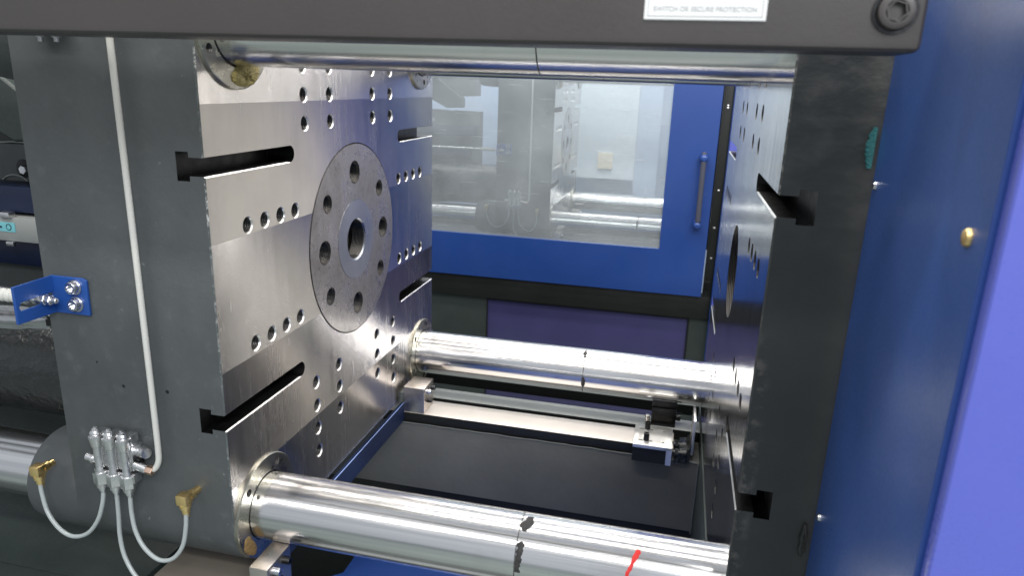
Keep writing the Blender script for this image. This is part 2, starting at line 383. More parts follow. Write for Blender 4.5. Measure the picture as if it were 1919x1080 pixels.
def make_platen(root, x, s, thick, paint, face, worn, bore):
    """x: face plane; s: +1 when the face looks towards +X"""
    bm = bm_new(); fa, fb = prism(bm, plate_outline(), 'x', x - s * thick, x)
    bmesh.ops.recalc_face_normals(bm, faces=bm.faces[:]); es = [e for e in fb.edges]; bmesh.ops.bevel(bm, geom=es, offset=0.0022, segments=1, affect='EDGES', profile=0.5)
    body = build('platen_body', bm, [paint, face, worn, THREAD, SLOTIN, BRIGHT])
    # tapped holes with a countersunk mouth
    hb = bm_new()
    for y, z in HOLES: lathe(hb, (x + s * 0.002, y, z), (-s, 0, 0), [(0, 0.0158), (0.0046, 0.0124), (0.07, 0.0124)], 20)
    # T slots: neck, undercut head, rounded inner end
    neck, head, ends = bm_new(), bm_new(), bm_new(); hw = 0.0135
    for zc in (0.2045, -0.2035):
        for y0, y1, ye in ((-0.05, 0.24, 0.24), (0.755, 1.05, 0.755)):
            prism(neck, [(x + s * 0.004, zc - hw - 0.006), (x + s * 0.004, zc + hw + 0.004), (x - s * 0.001, zc + hw), (x - s * 0.03, zc + hw), (x - s * 0.03, zc - hw), (x - s * 0.002, zc - hw)], 'y', y0, y1)
            box(head, x - s * 0.0245 if s > 0 else x + 0.0245, x - s * 0.0455, y0, y1, zc - 0.0215, zc + 0.0215)
            lathe(ends, (x + s * 0.001, ye, zc), (-s, 0, 0), [(0, hw + 0.001), (0.045, hw + 0.001)], 24)
    pk = bm_new()
    lathe(pk, (x + s * 0.002, YC, 0), (-s, 0, 0), [(0, bore), (0.075, bore)], 72)
    cut(body, [hb, neck, head, ends, pk])
    def cls(c, n):
        d = (c.x - x) * s
        if d > -0.0004 and abs(n.x) > 0.95: return 1
        if d > -0.0038 and 0.3 < abs(n.x) < 0.95 and (min(c.y, OPEN_Y - c.y) < 0.004 or abs(c.z) > 0.42): return 2
        for zc in (0.2045, -0.2035):
            if abs(c.z - zc) < 0.023 and (c.y < 0.26 or c.y > 0.73) and d > -0.05:
                if n.z > 0.3 and d > -0.003: return 5
                return 4
        if d > -0.0725 and 0.002 < c.y < 0.99 and abs(c.z) < 0.45:
            return 5 if (s > 0 and d > -0.0056 and abs(n.x) > 0.2) else 3
        return 0
    classify(body, cls); body.data.shade_smooth(); body.data.set_sharp_from_angle(angle=radians(30))
    for v in body.data.vertices: v.co -= Vector(root.location)
    body.parent = root
    return body

def ring_plate(root, x, s, r_out, r_in, holes):
    bm = bm_new()
    lathe(bm, (x - s * 0.035, YC, 0), (s, 0, 0), [(0, r_out), (0.0345, r_out), (0.0360, r_out - 0.0015)], 96)
    o = build('ring_plate', bm, [RING, THREAD]); c = bm_new()
    for y, z, r in holes: lathe(c, (x + s * 0.004, y, z), (-s, 0, 0), [(0, r + 0.0055), (0.0075, r), (0.05, r)], 32)
    c2 = bm_new(); lathe(c2, (x + s * 0.004, YC, 0), (-s, 0, 0), [(0, r_in), (0.05, r_in)], 64)
    cut(o, [c, c2]); classify(o, lambda c, n: 0 if n.x * s > 0.9 else 1)
    o.data.shade_smooth(); o.data.set_sharp_from_angle(angle=radians(30))
    for v in o.data.vertices: v.co -= Vector(root.location)
    o.parent = root
    return o

def bush_flange(root, x, s, y, z, th=0.0055):
    bm = bm_new()
    lathe(bm, (x - s * 0.01, y, z), (s, 0, 0), [(0, 0.0935), (0.01 + th - 0.0015, 0.0935), (0.01 + th, 0.092)], 72)
    o = build('bush_flange', bm, [FLANGE, THREAD]); c = bm_new()
    for k in range(5):
        a = radians(62 + 73 * k); lathe(c, (x + s * (th + 0.002), y + 0.077 * cos(a), z + 0.077 * sin(a)), (-s, 0, 0), [(0, 0.0072), (0.019, 0.0072)], 16)
    c2 = bm_new(); lathe(c2, (x + s * 0.03, y, z), (-s, 0, 0), [(0, RB + 0.0022), (0.06, RB + 0.0022)], 64)
    cut(o, [c, c2]); classify(o, lambda c, n: 0 if (n.x * s > 0.5 or math.hypot(c.y - y, c.z - z) > 0.09) else 1)
    o.data.shade_smooth(); o.data.set_sharp_from_angle(angle=radians(30))
    for v in o.data.vertices: v.co -= Vector(root.location)
    o.parent = root
    return o

def blob_patch(name, mat, root, x, pts, th, seed):
    """a lumpy smear of grease lying on the face plane x, outline in (y,z)"""
    rnd = random.Random(seed); bm = bm_new()
    cy = sum(p[0] for p in pts) / len(pts); cz = sum(p[1] for p in pts) / len(pts); n = len(pts) * 4; rings = []
    def lerp(k):
        f = k / 4; i = int(f) % len(pts); j = (i + 1) % len(pts); t = f - int(f); return pts[i][0] * (1 - t) + pts[j][0] * t, pts[i][1] * (1 - t) + pts[j][1] * t
    for s_, h in ((1, 0), (0.93, 0.55), (0.8, 0.9), (0.6, 1.0), (0.4, 0.8), (0.2, 1.0)):
        ring = []
        for k in range(n):
            y, z = lerp(k); j = 1 + rnd.uniform(-0.06, 0.06); ring.append(bm.verts.new((x + th * h * rnd.uniform(0.55, 1.25), cy + (y - cy) * s_ * j, cz + (z - cz) * s_ * j)))
        rings.append(ring)
    c = bm.verts.new((x + th, cy, cz))
    for A, B in zip(rings, rings[1:]):
        for k in range(n): bm.faces.new((A[k], A[(k + 1) % n], B[(k + 1) % n], B[k]))
    for k in range(n): bm.faces.new((rings[-1][k], rings[-1][(k + 1) % n], c))
    return build(name, bm, mat, root, 80)

def bar_patch(name, mat, parent, y, z, pts, lift=0.0004, jit=0.0, seed=1):
    """a thin mark lying on a bar; outline rows (angle, x0, x1)"""
    rnd = random.Random(seed); bm = bm_new(); rows = []
    full = []
    for (a, p, q), (b, r, t) in zip(pts, pts[1:]):
        n = max(1, int(abs(b - a) / 2.5))
        for k in range(n): f = k / n; full.append((a + (b - a) * f, p + (r - p) * f, q + (t - q) * f))
    full.append(pts[-1])
    for a, p, q in full:
        p += rnd.uniform(-jit, jit); q += rnd.uniform(-jit, jit); A = radians(a); rr = RB + lift
        rows.append((bm.verts.new((p, y + RB * 0.998 * cos(A), z + RB * 0.998 * sin(A))), bm.verts.new((p + (q - p) * 0.15, y + rr * cos(A), z + rr * sin(A))), bm.verts.new((q - (q - p) * 0.15, y + rr * cos(A), z + rr * sin(A))), bm.verts.new((q, y + RB * 0.998 * cos(A), z + RB * 0.998 * sin(A)))))
    for A, B in zip(rows, rows[1:]):
        for k in range(3): bm.faces.new((A[k], A[k + 1], B[k + 1], B[k]))
    return build(name, bm, mat, parent, 60)

# ---------------------------------------------------------------- moving platen (left)
PX = -0.31
mp = thing('moving_platen', 'large dark grey cast platen in front, its bright drilled steel face turned right', 'platen', (-0.15, YC, -0.5), 'moving platens')
body = make_platen(mp, 0.0, 1, 0.31, CAST, MILL, WORN, 0.2062)
rh = []
for k in range(8):
    a = radians(45 * k); main = k % 2 == 0; r = 0.1443 if main else 0.158
    aa = a if main else math.atan2(0.0947 * (1 if sin(a) > 0 else -1), 0.1263 * (1 if cos(a) > 0 else -1))
    rh.append((YC + r * cos(aa), r * sin(aa), 0.0215 if main else 0.0155))
ring_plate(mp, 0.0, 1, 0.2047, 0.0868, rh)
bm = bm_new(); lathe(bm, (-0.033, YC, 0), (1, 0, 0), [(0, 0.0863), (0.0347, 0.0863), (0.0347, 0.0460), (0.0317, 0.043), (0.004, 0.043), (0.004, 0.024), (-0.03, 0.024)], 72, cap=False)
disc = build('locating_disc', bm, [DISC, THREAD], mp); classify(disc, lambda c, n: 0 if math.hypot(c.y + mp.location.y - YC, c.z + mp.location.z) > 0.0435 else 1)
bm = bm_new(); lathe(bm, (-0.064, YC, 0), (1, 0, 0), [(0, 0.2), (0.006, 0.2)], 48); build('backing_plate', bm, SLOTIN, mp)
for y in (YN, YF):
    for z in (ZB, -ZB): bush_flange(mp, 0.0, 1, y, z)
# bosses that carry the tie bar bushes, behind the plate
for y in (YN, YF):
    for z in (ZB, -ZB):
        bm = bm_new(); lathe(bm, (-0.30, y, z), (-1, 0, 0), [(0, 0.094), (0.05, 0.094), (0.10, 0.0925), (0.125, 0.088), (0.132, 0.080)], 56); b_ = build('tie_bar_boss', bm, CAST, mp)
# slim stiffening web and rounded back edge of the plate
for z0, z1 in ((0.40, 0.47),):
    bm = bm_new(); prism(bm, [(-0.30, 0.34), (-0.30, 0.50), (-0.345, 0.50), (-0.325, 0.40)], 'y', 0.004, 0.30); build('top_web', bm, CAST, mp, bevel=0.004)
# small tapped and blind spots on the front side
for x, z, r in ((-0.184, -0.162, 0.0032), (-0.102, -0.161, 0.0036), (-0.23, -0.125, 0.002)):
    bm = bm_new(); lathe(bm, (x, 0.002, z), (0, -1, 0), [(0, r), (0.0022, r * 0.9), (0.0024, 0)], 14, cap=False); build('blind_hole', bm, [BLK], mp)
blob_patch('grease_lump', YEL, mp, 0.0052, [(0.077, 0.325), (0.083, 0.322), (0.095, 0.3185), (0.11, 0.3175), (0.128, 0.321), (0.142, 0.330), (0.150, 0.342), (0.148, 0.352), (0.128, 0.358), (0.105, 0.352), (0.085, 0.345), (0.075, 0.335)], 0.006, 3)
blob_patch('grease_lump', OCH, mp, 0.0052, [(0.012, -0.446), (0.02, -0.428), (0.032, -0.430), (0.040, -0.444), (0.048, -0.456), (0.052, -0.468), (0.046, -0.480), (0.036, -0.474), (0.024, -0.465)], 0.0015, 4)
# slide feet under the plate
for fy0, fy1, fz0, fz1, fx0, fx1 in ((0.735, 0.812, -0.519, -0.4475, 0.012, 0.070), (-0.018, 0.056, -0.56, -0.452, 0.034, 0.068)):
    bm = bm_new(); box(bm, fx0, fx1, fy0, fy1, fz0, fz1, 0.0025); ft = build('slide_foot', bm, FOOT, mp)
    for q, (yy, zz) in enumerate(((0.25, 0.80), (0.68, 0.78), (0.30, 0.42), (0.66, 0.40))[:3]):
        bm = bm_new(); P_ = (fx1, fy0 + (fy1 - fy0) * yy, fz0 + (fz1 - fz0) * (zz if fz0 > -0.55 else 0.62 + 0.38 * zz - 0.05)); socket_screw(bm, P_, (1, 0, 0), 0.0068 if q < 2 else 0.0055, 0.013); build('cap_screw', bm, BLACKB if q else HEX, ft)
bm = bm_new(); box(bm, -0.28, 0.012, 0.74, 0.81, -0.519, -0.4985, 0.002); build('slide_shoe', bm, FOOT, mp)
bm = bm_new(); box(bm, -0.20, 0.010, 0.743, 0.807, -0.4983, -0.47); build('shoe_carrier', bm, MIDG, mp)
bm = bm_new(); box(bm, -0.175, -0.002, -0.004, 0.10, -0.66, -0.526, 0.008); build('front_shoe', bm, CARR, mp)

# two plated unions under the top rail
for x in (-0.236, -0.209):
    u = thing('pipe_union', 'plated hexagonal union on the cast platen under the black rail, the %s of two' % ('left' if x < -0.22 else 'right'), 'pipe fitting', (x, 0, 0.38), 'unions at the top of the platen')
    bm = bm_new(); hexnut(bm, (x, -0.016, 0.404), (0, 0, -1), 0.0105, 0.013); build('nut', bm, ZINC, u)
    bm = bm_new(); lathe(bm, (x, -0.016, 0.392), (0, 0, -1), [(0, 0.0125), (0.003, 0.0125), (0.003, 0.0095), (0.012, 0.0085), (0.014, 0.006)], 20); build('collar', bm, ZINC, u)
    bm = bm_new(); cyl(bm, (x, -0.016, 0.378), (x, -0.016, 0.372), 0.0035, 12); cyl(bm, (x, -0.016, 0.40), (x, 0.004, 0.40), 0.007, 12); build('stem', bm, ZINC, u)

# ---------------------------------------------------------------- fixed platen (right)
fp = thing('fixed_platen', 'near black cast platen at right with T slot notches and a mirror bright face', 'platen', (GAP + 0.12, YC, -0.5), 'fixed platens')
make_platen(fp, GAP, -1, 0.26, DARK, MIRR, WORND, 0.090)


# ---------------------------------------------------------------- tie bars
bars = {}
for key, y, z, lab in (('near', YN, -ZB, 'thick polished steel tie bar lowest and nearest, with black smudges and a red mark'),
                       ('far', YF, -ZB, 'polished steel tie bar behind, passing over the pale slide way'),
                       ('top', YN, ZB, 'polished steel tie bar running just under the black top rail'),
                       ('farx', YF, ZB, 'polished steel tie bar at the top back, hidden behind the black rail')):
    t = thing('tie_bar', lab, 'tie bar', (0.4, y, z), 'steel tie bars joining the two platens')
    bm = bm_new()
    prof = [(0, RB), (1.972, RB), (1.9725, RB - 0.0007), (1.9735, RB - 0.0007), (1.974, RB), (2.55, RB)]
    lathe(bm, (-1.5, y, z), (1, 0, 0), prof, 128); build('bar', bm, BAR, t, 30); bars[key] = t
    sm = [(60, 0.4725, 0.4740), (260, 0.4725, 0.4740)]
    bar_patch('joint_seam', SEAM, t, y, z, sm, 0.0002, 0.0003, 5)
nb = bars['near']
bar_patch('smudge', SMUT, nb, YN, -ZB, [(86, 0.482, 0.489), (92, 0.479, 0.492), (98, 0.476, 0.494), (106, 0.472, 0.493), (112, 0.475, 0.488), (118, 0.479, 0.484)], 0.0006, 0.0022, 8)
bar_patch('smudge', SMUT, nb, YN, -ZB, [(134, 0.479, 0.482), (138, 0.474, 0.486), (150, 0.474, 0.485), (165, 0.473, 0.483), (182, 0.474, 0.482)], 0.0006, 0.0018, 9)
bar_patch('red_mark', REDM, nb, YN, -ZB, [(116, 0.659, 0.665), (121, 0.657, 0.667), (132, 0.653, 0.662), (140, 0.652, 0.6575), (150, 0.647, 0.654), (160, 0.645, 0.650)], 0.0006, 0.0007, 10)
fb = bars['far']
bar_patch('smudge', SMUT, fb, YF, -ZB, [(98, 0.468, 0.474), (108, 0.466, 0.477), (125, 0.470, 0.476)], 0.0006, 0.0018, 11)
bar_patch('smudge', SMUT, fb, YF, -ZB, [(175, 0.472, 0.477), (186, 0.470, 0.481), (205, 0.472, 0.478)], 0.0006, 0.0018, 12)

# ---------------------------------------------------------------- lubrication block, pipe, tubes and elbows on the front
mn = thing('grease_distributor', 'bright metal grease distributor with three upright valves on the grey platen', 'distributor', (-0.196, -0.01, -0.35), 'grease distributors')
bm = bm_new(); box(bm, -0.232, -0.160, -0.026, -0.0005, -0.302, -0.256, 0.003); box(bm, -0.236, -0.158, -0.030, -0.012, -0.322, -0.306, 0.002); build('block', bm, ZINC, mn)
for k, x in enumerate((-0.2225, -0.1965, -0.1705)):
    bm = bm_new()
    lathe(bm, (x, -0.030, -0.232), (0, 0, -1), [(0, 0.0065), (0.004, 0.009), (0.006, 0.009), (0.008, 0.0075), (0.010, 0.0112), (0.014, 0.0116), (0.018, 0.0105), (0.028, 0.0092), (0.030, 0.0070), (0.070, 0.0066), (0.074, 0.0082), (0.080, 0.0075)], 20)
    vb = build('valve', bm, ZINC, mn)
    bm = bm_new(); hexnut(bm, (x, -0.030, -0.308), (0, 0, -1), 0.0122, 0.022); build('hex_body', bm, ZINC, vb)
    bm = bm_new(); lathe(bm, (x, -0.030, -0.329), (0, 0, -1), [(0, 0.0098), (0.008, 0.0085), (0.009, 0.0062), (0.014, 0.0058), (0.0145, 0.0042), (0.019, 0.004)], 18); build('tube_collar', bm, ZINC, vb)
    bm = bm_new(); lathe(bm, (x, -0.030, -0.2325), (0, 0, 1), [(0, 0.0055), (0.003, 0.0052), (0.0045, 0.003), (0.007, 0.0028), (0.0075, 0.0)], 8); build('bleed_screw', bm, ZINC, vb)
    bm = bm_new(); box(bm, x - 0.010, x + 0.010, -0.024, -0.006, -0.262, -0.238, 0.003); build('lug', bm, ZINC, vb)
bm = bm_new(); cyl(bm, (-0.232, -0.024, -0.290), (-0.252, -0.024, -0.288), 0.0072, 20, 0.0015); lathe(bm, (-0.236, -0.024, -0.290), (-1, 0, 0), [(0, 0.009), (0.003, 0.009), (0.003, 0.007)], 16); build('end_plug', bm, ZINC, mn)
bm = bm_new(); cyl(bm, (-0.160, -0.022, -0.290), (-0.136, -0.024, -0.294), 0.0078, 20, 0.0015); build('inlet_boss', bm, ZINC, mn)
bm = bm_new(); lathe(bm, (-0.160, -0.010, -0.270), (0.9, -0.42, 0.12), [(0, 0.010), (0.016, 0.010), (0.020, 0.0085), (0.026, 0.0085)], 20); build('side_port', bm, ZINC, mn)
bm = bm_new(); hexnut(bm, (-0.1365, -0.024, -0.294), (1, 0, -0.1), 0.0078, 0.012); build('union_nut', bm, COPPER, mn)
for p in ((-0.2435, -0.004, -0.272), (-0.156, -0.014, -0.284)):
    bm = bm_new(); socket_screw(bm, p, (0, -1, 0), 0.0072, 0.011); build('mounting_screw', bm, BLACKB, mn)

bm = bm_new(); pts = [(-0.1215, -0.016, 0.50), (-0.1195, -0.016, 0.25), (-0.118, -0.016, 0.0), (-0.1165, -0.017, -0.20), (-0.116, -0.018, -0.262), (-0.1175, -0.019, -0.280), (-0.1235, -0.021, -0.292), (-0.132, -0.024, -0.2945)]
tube(bm, pts, 0.0048, 16, 6); lp = build('grease_pipe', bm, CREAM); tag(lp, 'long white pipe rising from the grease distributor up the grey platen', 'pipe', 'grease feed pipes')

def elbow(x, y, z, lab):
    e = thing('brass_elbow', lab, 'elbow fitting', (x, y, z), 'brass elbows')
    bm = bm_new(); lathe(bm, (x + 0.004, 0.002, z + 0.003), (-0.08, -1, -0.02), [(0, 0.0062), (-y - 0.016, 0.0062), (-y - 0.015, 0.0082), (-y - 0.004, 0.0085)], 12); build('shank', bm, BRASS, e)
    bm = bm_new(); box(bm, x - 0.0105, x + 0.0095, y - 0.0095, y + 0.0095, z - 0.008, z + 0.0115, 0.0035); build('elbow_body', bm, BRASS, e)
    bm = bm_new(); lathe(bm, (x, y, z - 0.007), (0.05, 0, -1), [(0, 0.0095), (0.008, 0.0088), (0.0085, 0.0068), (0.017, 0.0062), (0.0175, 0.0050), (0.023, 0.0047)], 14); build('tube_collar', bm, BRASS, e)
    return e
el1 = elbow(-0.3565, -0.025, -0.333, 'brass elbow fitting on the round boss left of the distributor')
el2 = elbow(-0.0660, -0.030, -0.335, 'brass elbow fitting on the platen right of the distributor')
grp = 'milky grease tubes'
tubes = []
for pts, lab in (([(-0.3555, -0.026, -0.352), (-0.351, -0.030, -0.372), (-0.338, -0.036, -0.405), (-0.314, -0.040, -0.430), (-0.286, -0.042, -0.438), (-0.255, -0.042, -0.426), (-0.233, -0.039, -0.398), (-0.2235, -0.034, -0.366), (-0.2225, -0.030, -0.345)], 'milky tube looping from the left valve to the left brass elbow'),
                 ([(-0.1965, -0.030, -0.345), (-0.1965, -0.032, -0.385), (-0.1955, -0.036, -0.425), (-0.185, -0.042, -0.460), (-0.160, -0.048, -0.492), (-0.125, -0.05, -0.515), (-0.07, -0.03, -0.545)], 'milky tube dropping from the middle valve and out of the frame'),
                 ([(-0.1705, -0.030, -0.345), (-0.168, -0.034, -0.375), (-0.159, -0.040, -0.405), (-0.142, -0.044, -0.431), (-0.116, -0.046, -0.447), (-0.090, -0.045, -0.442), (-0.071, -0.041, -0.418), (-0.0645, -0.036, -0.385), (-0.0645, -0.031, -0.354)], 'milky tube looping from the right valve to the right brass elbow')):
    bm = bm_new(); tube(bm, pts, 0.0036, 14, 8); o = build('grease_tube', bm, TUBE); tubes.append(tag(o, lab, 'tube', grp))

# ---------------------------------------------------------------- blue bracket and rod at the left edge
bk = thing('sensor_bracket', 'bright blue folded bracket with a slot, bolted to the left edge of the platen', 'bracket', (-0.262, -0.003, -0.045), 'blue brackets')
bm = bm_new()
prism(bm, [(-0.294, 0.0175), (-0.2335, 0.0175), (-0.2255, 0.014), (-0.2265, -0.044), (-0.294, -0.044)], 'y', -0.0005, -0.0050)
# wing standing out towards the front, with its slot
prism(bm, [(-0.0045, 0.0175), (-0.076, 0.0165), (-0.076, -0.0165), (-0.076, -0.043), (-0.0045, -0.044), (-0.0045, -0.0225), (-0.068, -0.0235), (-0.070, -0.0170), (-0.066, -0.0105), (-0.0045, -0.0095)], 'x', -0.2935, -0.2890)
build('bracket_plate', bm, BRKT, bk, bevel=0.0008)
for z in (0.0025, -0.0255):
    bm = bm_new(); lathe(bm, (-0.2475, -0.005, z), (0, -1, 0), [(0, 0.0128), (0.0022, 0.0128), (0.0022, 0.0106), (0.009, 0.0104), (0.0112, 0.0088), (0.0112, 0.0058), (0.006, 0.0055), (0.006, 0)], 32, cap=False); build('bracket_bolt', bm, HEX, bk)
rd = thing('threaded_rod', 'thin plated threaded rod with nuts through the slot of the blue bracket', 'rod', (-0.30, -0.03, -0.015), 'threaded rods')
bm = bm_new(); cyl(bm, (-1.2, -0.028, -0.0155), (-0.262, -0.028, -0.0155), 0.0045, 16, 0.001); build('rod', bm, ZINC, rd)
for x, r in ((-0.2885, 0.0090), (-0.279, 0.0080), (-0.305, 0.0088)):
    bm = bm_new(); hexnut(bm, (x, -0.028, -0.0155), (1, 0, 0), r, 0.0075); build('nut', bm, ZINC, rd)
bm = bm_new(); lathe(bm, (-0.315, -0.028, -0.0155), (-1, 0, 0), [(0, 0.006)] + [q for k in range(7) for q in ((0.004 + k * 0.011, 0.011), (0.009 + k * 0.011, 0.0085))] + [(0.085, 0.006)], 20); build('bellows', bm, CREAM, rd)

# ---------------------------------------------------------------- top rail across the opening
tr = thing('top_rail', 'satin black horizontal rail across the top of the opening with a white sticker', 'rail', (0.1, -0.27, 0.369), 'top rails')
bm = bm_new(); box(bm, -1.6, 0.8345, -0.300, -0.235, 0.3690, 0.56, 0.007, 3); build('rail_bar', bm, RAIL, tr)
bm = bm_new(); box(bm, 0.6285, 0.7215, -0.3012, -0.2995, 0.3895, 0.43); st = build('sticker', bm, WHITE, tr)
bpy.context.view_layer.update()
st.data.materials.clear(); st.data.materials.append(WHITE)
bm = st.modifiers.new('round', 'BEVEL'); bm.width = 0.003; bm.segments = 4
def text_mesh(name, s, size, loc, mat, parent):
    cu = bpy.data.curves.new(name, 'FONT'); cu.body = s; cu.size = size; cu.extrude = 0.00015; cu.align_x = 'CENTER'
    o = bpy.data.objects.new(name, cu); COL.objects.link(o); dg = bpy.context.evaluated_depsgraph_get(); dg.update()
    me = bpy.data.meshes.new_from_object(o.evaluated_get(dg)); bpy.data.objects.remove(o)
    me.transform(Matrix.Translation(Vector(loc) - world_loc(parent)) @ Matrix.Rotation(radians(90), 4, 'X')); me.materials.clear(); me.materials.append(mat)
    o = bpy.data.objects.new(name, me); COL.objects.link(o); o.parent = parent; return o
text_mesh('printed_line', 'SWITCH OR SECURE PROTECTION', 0.0050, (0.675, -0.3014, 0.3965), INK, st)
bm = bm_new()
for (a, b, c, d) in ((0.6315, 0.7185, 0.3925, 0.3930), (0.6315, 0.6320, 0.3925, 0.43), (0.7180, 0.7185, 0.3925, 0.43)): box(bm, a, b, -0.3015, -0.3011, c, d)
build('printed_border', bm, INK, st, 0)
bm = bm_new(); lathe(bm, (0.8120, -0.2995, 0.3980), (0, -1, 0), [(0, 0.0185), (0.0, 0.0155), (0.002, 0.0160), (0.002, 0.0137), (0.0005, 0.0130)], 40, cap=False); build('recess_ring', bm, BLACKB, tr)
bm = bm_new(); socket_screw(bm, (0.8120, -0.3005, 0.3980), (0, -1, 0), 0.0128, 0.006); build('cap_screw', bm, RAIL, tr)

# ---------------------------------------------------------------- blue cabinet at the right
cb = thing('blue_cabinet', 'blue sheet metal machine cover filling the right side, darker jamb and paler front', 'machine cover', (0.95, -0.2, -1.2), 'blue machine covers')
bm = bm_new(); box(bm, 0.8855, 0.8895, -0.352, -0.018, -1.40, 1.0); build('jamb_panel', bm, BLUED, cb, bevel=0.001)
bm = bm_new(); box(bm, 0.8875, 1.10, -0.371, -0.356, -1.40, 1.0, 0.004, 3); build('front_panel', bm, BLUELIT, cb)
bm = bm_new(); box(bm, 1.103, 3.2, -0.371, -0.356, -1.40, 1.0, 0.004, 3); build('added_pale_panel', bm, LIGHTP, cb)  # added out of view so the milled face reflects less blue
bm = bm_new(); box(bm, 0.8835, 0.8905, -0.3575, -0.3525, -1.40, 1.0, 0.0018, 2); build('folded_seam', bm, BLUE, cb)
for y, z, r, m in ((-0.034, 0.240, 0.0052, HEX), (-0.042, -0.184, 0.0052, HEX), (-0.318, 0.2365, 0.0075, BRASS)):
    bm = bm_new(); lathe(bm, (0.8855, y, z), (-1, 0, 0), [(0, r), (0.0012, r), (0.0035, r * 0.82), (0.0045, r * 0.4), (0.0045, 0)], 24, cap=False); build('panel_screw', bm, m, cb)
bm = bm_new(); L_, R_ = [], []
for k in range(19):
    z = 0.256 + k * 0.0026; L_.append((0.8800 - 0.0040 * sin(k * 0.17) + random.uniform(-0.0012, 0.0012), z)); R_.append((0.8838, z))
prism(bm, L_ + R_[::-1], 'y', -0.0006, -0.007)
o = build('foam_strip', bm, TEALM); tag(o, 'ragged teal foam strip squeezed between dark platen and blue cover', 'foam strip')
bm = bm_new(); lathe(bm, (0.878, -0.004, -0.27), (0, 0, 1), [(0, 0.002), (0.012, 0.005), (0.02, 0.003), (0.03, 0.006), (0.04, 0.0035), (0.05, 0.002)], 14); o = build('film_scrap', bm, WRAP); tag(o, 'crumpled glossy dark film at the foot of the gap beside the blue cover', 'plastic film')

# ---------------------------------------------------------------- machine bed below
bed = thing('machine_bed', 'dark painted welded bed under the platens carrying the slide ways', 'machine bed', (0.3, 0.5, -1.45), 'machine beds')
bm = bm_new(); box(bm, -1.6, 0.786, 0.7302, 0.908, -0.742, -0.5485, 0.0025); build('rear_beam', bm, BED, bed)
bm = bm_new(); box(bm, -1.6, 0.786, 0.7450, 0.905, -1.45, -0.7425); build('rear_leg_wall', bm, BLK, bed)
bm = bm_new(); box(bm, 0.7862, 1.7, -0.02, 1.0, -1.45, -0.505); build('platen_seat', bm, BEDG, bed)
# weld bead along the top edge of the rear beam and down its end
bm = bm_new(); tube(bm, [(x / 40 * 0.80 - 0.02, 0.7295 + random.uniform(-.0009, .0009), -0.5475 + random.uniform(-.0009, .0009)) for x in range(41)], 0.0021, 8, 2)
tube(bm, [(0.784 + random.uniform(-.0008, .0008), 0.729, -0.552 - k * 0.005) for k in range(40)], 0.0024, 8, 2); build('weld_bead', bm, MIDG, bed)
bm = bm_new(); box(bm, -0.02, 0.786, -0.08, 0.085, -1.45, -0.605, 0.003); build('front_beam', bm, BEDG, bed)
bm = bm_new(); box(bm, 0.0, 0.786, 0.0, 0.045, -0.6045, -0.560, 0.0015); build('front_way', bm, GREYP, bed)
bm = bm_new(); prism(bm, [(0.086, -0.612), (0.10, -0.612), (0.42, -0.80), (0.744, -0.80), (0.744, -0.812), (0.41, -0.812), (0.086, -0.63)], 'x', -0.02, 0.785); build('drip_tray', bm, BLUE, bed)
bm = bm_new(); box(bm, -1.6, 0.80, 1.10, 1.13, -0.594, -0.530, 0.002); build('rear_tie_rail', bm, BLK, bed)
bm = bm_new(); box(bm, -0.1, 0.786, 0.842, 0.907, -0.5483, -0.5195, 0.0008); o = build('rear_ledge', bm, [GREYP, BLK], bed); classify(o, lambda c, n: 0 if n.z > 0.5 else 1)  # sides blackened to paint the shadow gap beside the slide way
bm = bm_new(); box(bm, -0.3, 0.72, 0.7345, 0.822, -0.5483, -0.5196, 0.0008); o = build('slide_way', bm, [GROUND, BLK], bed); classify(o, lambda c, n: 0 if n.z > 0.5 else 1)
bm = bm_new(); box(bm, 0.7625, 0.7685, 0.742, 0.835, -0.535, -0.442, 0.001); build('end_stop_plate', bm, BLOCK, bed)
bm = bm_new(); prism(bm, [(0.722, -0.5482), (0.760, -0.5482), (0.760, -0.505), (0.750, -0.517), (0.735, -0.519)], 'y', 0.72, 0.80); build('weld_pad', bm, WRAP, bed)

sb = thing('stop_block', 'bright milled steel stop block with slots and screws on the pale slide way', 'stop block', (0.67, 0.75, -0.5195))
bm = bm_new(); box(bm, 0.622, 0.716, 0.6925, 0.802, -0.507, -0.498, 0.001); box(bm, 0.703, 0.716, 0.6925, 0.802, -0.545, -0.507); o = build('angle_plate', bm, BLOCK)
c = bm_new()
for y in (0.717, 0.779):
    box(c, 0.634, 0.668, y - 0.003, y + 0.003, -0.53, -0.48)
    cyl(c, (0.694, y, -0.52), (0.694, y, -0.48), 0.0032, 12)
cut(o, [c]); 
for v in o.data.vertices: v.co -= Vector(sb.location)
o.parent = sb
for y in (0.717, 0.779):
    bm = bm_new(); lathe(bm, (0.653, y, -0.498), (0, 0, 1), [(0, 0.0085), (0.0015, 0.0085), (0.0015, 0.006)], 20); build('washer', bm, ZINC, sb)
    bm = bm_new(); socket_screw(bm, (0.653, y, -0.4965), (0, 0, 1), 0.0068, 0.019); build('cap_screw', bm, BLACKB, sb)
for y in (0.722, 0.765):
    bm = bm_new(); cyl(bm, (0.716, y, -0.522), (0.745, y, -0.522), 0.0062, 16); lathe(bm, (0.724, y, -0.522), (1, 0, 0), [(0, 0.0105), (0.008, 0.0105)], 6); socket_screw(bm, (0.742, y, -0.522), (1, 0, 0), 0.0095, 0.010); build('adjusting_screw', bm, BLACKB, sb)
bm = bm_new(); box(bm, 0.622, 0.7025, 0.700, 0.7335, -0.5475, -0.5075); build('block_web', bm, BLK, sb)

